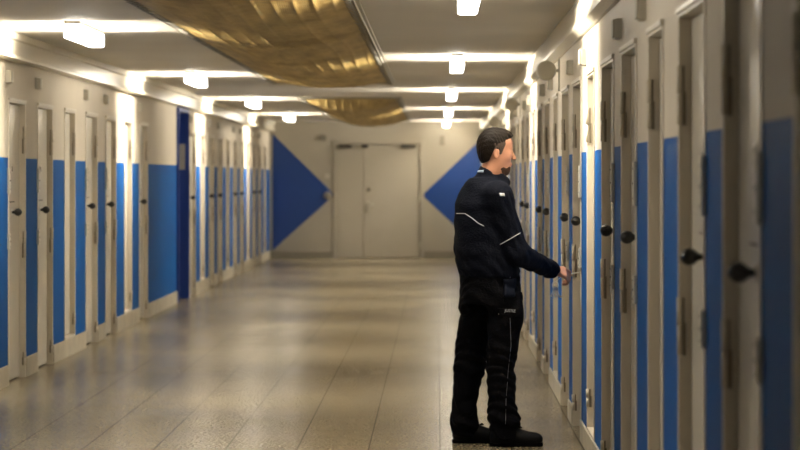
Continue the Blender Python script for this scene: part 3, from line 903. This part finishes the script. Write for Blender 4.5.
if p is not None:
    cu = bpy.data.curves.new('lettering', 'FONT'); cu.body = 'JUSTIZ'; cu.size = .021; cu.align_x = 'CENTER'; cu.align_y = 'CENTER'; cu.extrude = .0008
    tmp = bpy.data.objects.new('tmp_text', cu); C.objects.link(tmp)
    bpy.context.view_layer.update()
    me = bpy.data.meshes.new_from_object(tmp.evaluated_get(bpy.context.evaluated_depsgraph_get()))
    bpy.data.objects.remove(tmp)
    me.materials.clear(); me.materials.append(M['white'])
    o = bpy.data.objects.new('lettering', me); C.objects.link(o); o.parent = trousers
    o.location = p + Vector((0, -.004, 0)); o.rotation_euler = (PI/2, math.radians(4), math.radians(12))

# --- shoes
def shoe(x0, x1, yc, toe_out):
    S_ = Field(L(x0 - .03, yc - .09, -.01), L(x1 + .03, yc + .09, .16), .004)
    S_.F[:] = .2
    ln = x1 - x0
    S_.cone(L(x0 + .045, yc, .05), L(x0 + .055, yc, .11), .043, .040, k=.02)
    S_.cone(L(x0 + .045, yc, .045), L(x0 + ln*.55, yc, .045), .041, .043, k=.02)
    S_.cone(L(x0 + ln*.5, yc, .06), L(x0 + ln*.36, yc, .10), .036, .040, k=.03)
    S_.ell(L(x1 - .075, yc, .040), (.075, .048, .038), k=.03)
    S_.cone(L(x1 - .14, yc, .05), L(x1 - .04, yc, .038), .04, .034, k=.02)
    sl, (x, y, z) = S_.grid()
    S_.F = np.maximum(S_.F, .016 - z).astype(np.float32)
    up, bv = S_.mesh('shoe', M['shoe'], officer, 1)
    bm = B(); outl = []
    for k in range(36):
        a = 2*PI*k/36; cx, sy = math.cos(a), math.sin(a)
        xx = (x0 + x1)/2 + (ln/2 + .003)*(abs(cx)**.75)*(1 if cx > 0 else -1)
        wv_ = .045 + .006*math.cos(a - .4) - (.006 if abs((xx - x0)/ln - .42) < .12 else 0)
        outl.append((xx - OX, yc + wv_*(abs(sy)**.8)*(1 if sy > 0 else -1)))
    lo_ = [bm.verts.new((a, b_, .001)) for a, b_ in outl]; hi_ = [bm.verts.new((a, b_, .022)) for a, b_ in outl]
    bm.faces.new(lo_[::-1]); bm.faces.new(hi_)
    for k in range(36): bm.faces.new((lo_[k], lo_[(k+1) % 36], hi_[(k+1) % 36], hi_[k]))
    obj('sole', bm, M['sole'], up)
    bm = B()
    for k in range(3):
        xk = x0 + ln*(.50 + .05*k) - OX; zk = .098 - .010*k
        tube(bm, [(xk, yc - .022, zk - .006), (xk + .004, yc, zk + .004), (xk, yc + .022, zk - .006)], .0035, 6)
    xk = x0 + ln*.53 - OX
    tube(bm, [(xk, yc, .104), (xk + .015, yc - .016, .112), (xk + .024, yc - .004, .104), (xk, yc, .104), (xk + .012, yc + .018, .110), (xk + .02, yc + .006, .102), (xk, yc, .104)], .0032, 6)
    obj('shoelace', bm, M['sole'], up)
    return up
shoe(.297, .592, -.082, 0)
shoe(.088, .375, .092, 0)

# --- keys in his hand: key in the lock plus the rest hanging from the ring
kr = empty('key_ring', (0, 0, 0))
grip = Vector(handr(.108, .030, -.045)) + Vector((OX, PY, 0))
kr.location = grip
tag(kr, 'steel key ring with keys hanging below the officer\'s right hand', 'keys')
dirk = Vector((.846, 14.47, .962)) - grip
bm = B(); cyl(bm, (0, 0, 0), dirk, .0032, n=10)
q = dirk.normalized()
box(bm, dirk.x - .012, dirk.x - .001, dirk.y - .009, dirk.y - .003, dirk.z - .016, dirk.z)
lathe(bm, (0, 0, 0), (0, -1, 0), [(-.002, 0), (-.002, .014), (.002, .014), (.002, 0)], 16)
obj('key', bm, M['steel'], kr)
ring_c = Vector((-.050, -.055, -.055))
bm = B(); R0 = .018
tube(bm, [ring_c + Vector((R0*math.cos(a), .006*math.sin(a), R0*math.sin(a))) for a in np.linspace(0, 2*PI, 24)], .002, 6)
tube(bm, [(0, 0, 0), ring_c*.5 + Vector((0, -.005, .01)), ring_c + Vector((0, 0, R0))], .0018, 6)
obj('ring', bm, M['steel'], kr)
for k in range(4):
    a = math.radians(-24 + 15*k); ln = .052 + .006*(k % 2)
    p0 = ring_c + Vector((.004*(k - 1.5), -.004 + .004*k, -R0)); p1 = p0 + Vector((math.sin(a)*ln, .003*(k-1), -math.cos(a)*ln))
    bm = B(); lathe(bm, p0, (0, -1, 0), [(-.0015, 0), (-.0015, .009), (.0015, .009), (.0015, 0)], 14)
    cyl(bm, p0, p1, .0028, n=8)
    box(bm, p1.x, p1.x + .009, p1.y - .0015, p1.y + .0015, p1.z, p1.z + .011)
    obj('key', bm, M['steel'], kr)

# ------------------------------------------------------------------ world, camera, view
wd = bpy.data.worlds.new('World'); bpy.context.scene.world = wd; wd.use_nodes = True
wd.node_tree.nodes['Background'].inputs['Color'].default_value = (0, 0, 0, 1)
cam = bpy.data.cameras.new('camera'); co = bpy.data.objects.new('camera', cam); C.objects.link(co)
co.location = (0, 0, 1.51); co.rotation_euler = (PI/2, 0, 0)
cam.sensor_width = 36; cam.lens = 2500*36/800
cam.shift_x = -37/800; cam.shift_y = -48/800
cam.clip_end = 200
cam.dof.use_dof = True; cam.dof.focus_distance = 14.1; cam.dof.aperture_fstop = 3.4
bpy.context.scene.camera = co
vs = bpy.context.scene.view_settings
vs.view_transform = 'Standard'; vs.look = 'None'; vs.gamma = 1; vs.use_curve_mapping = False
vs.exposure = 0.2
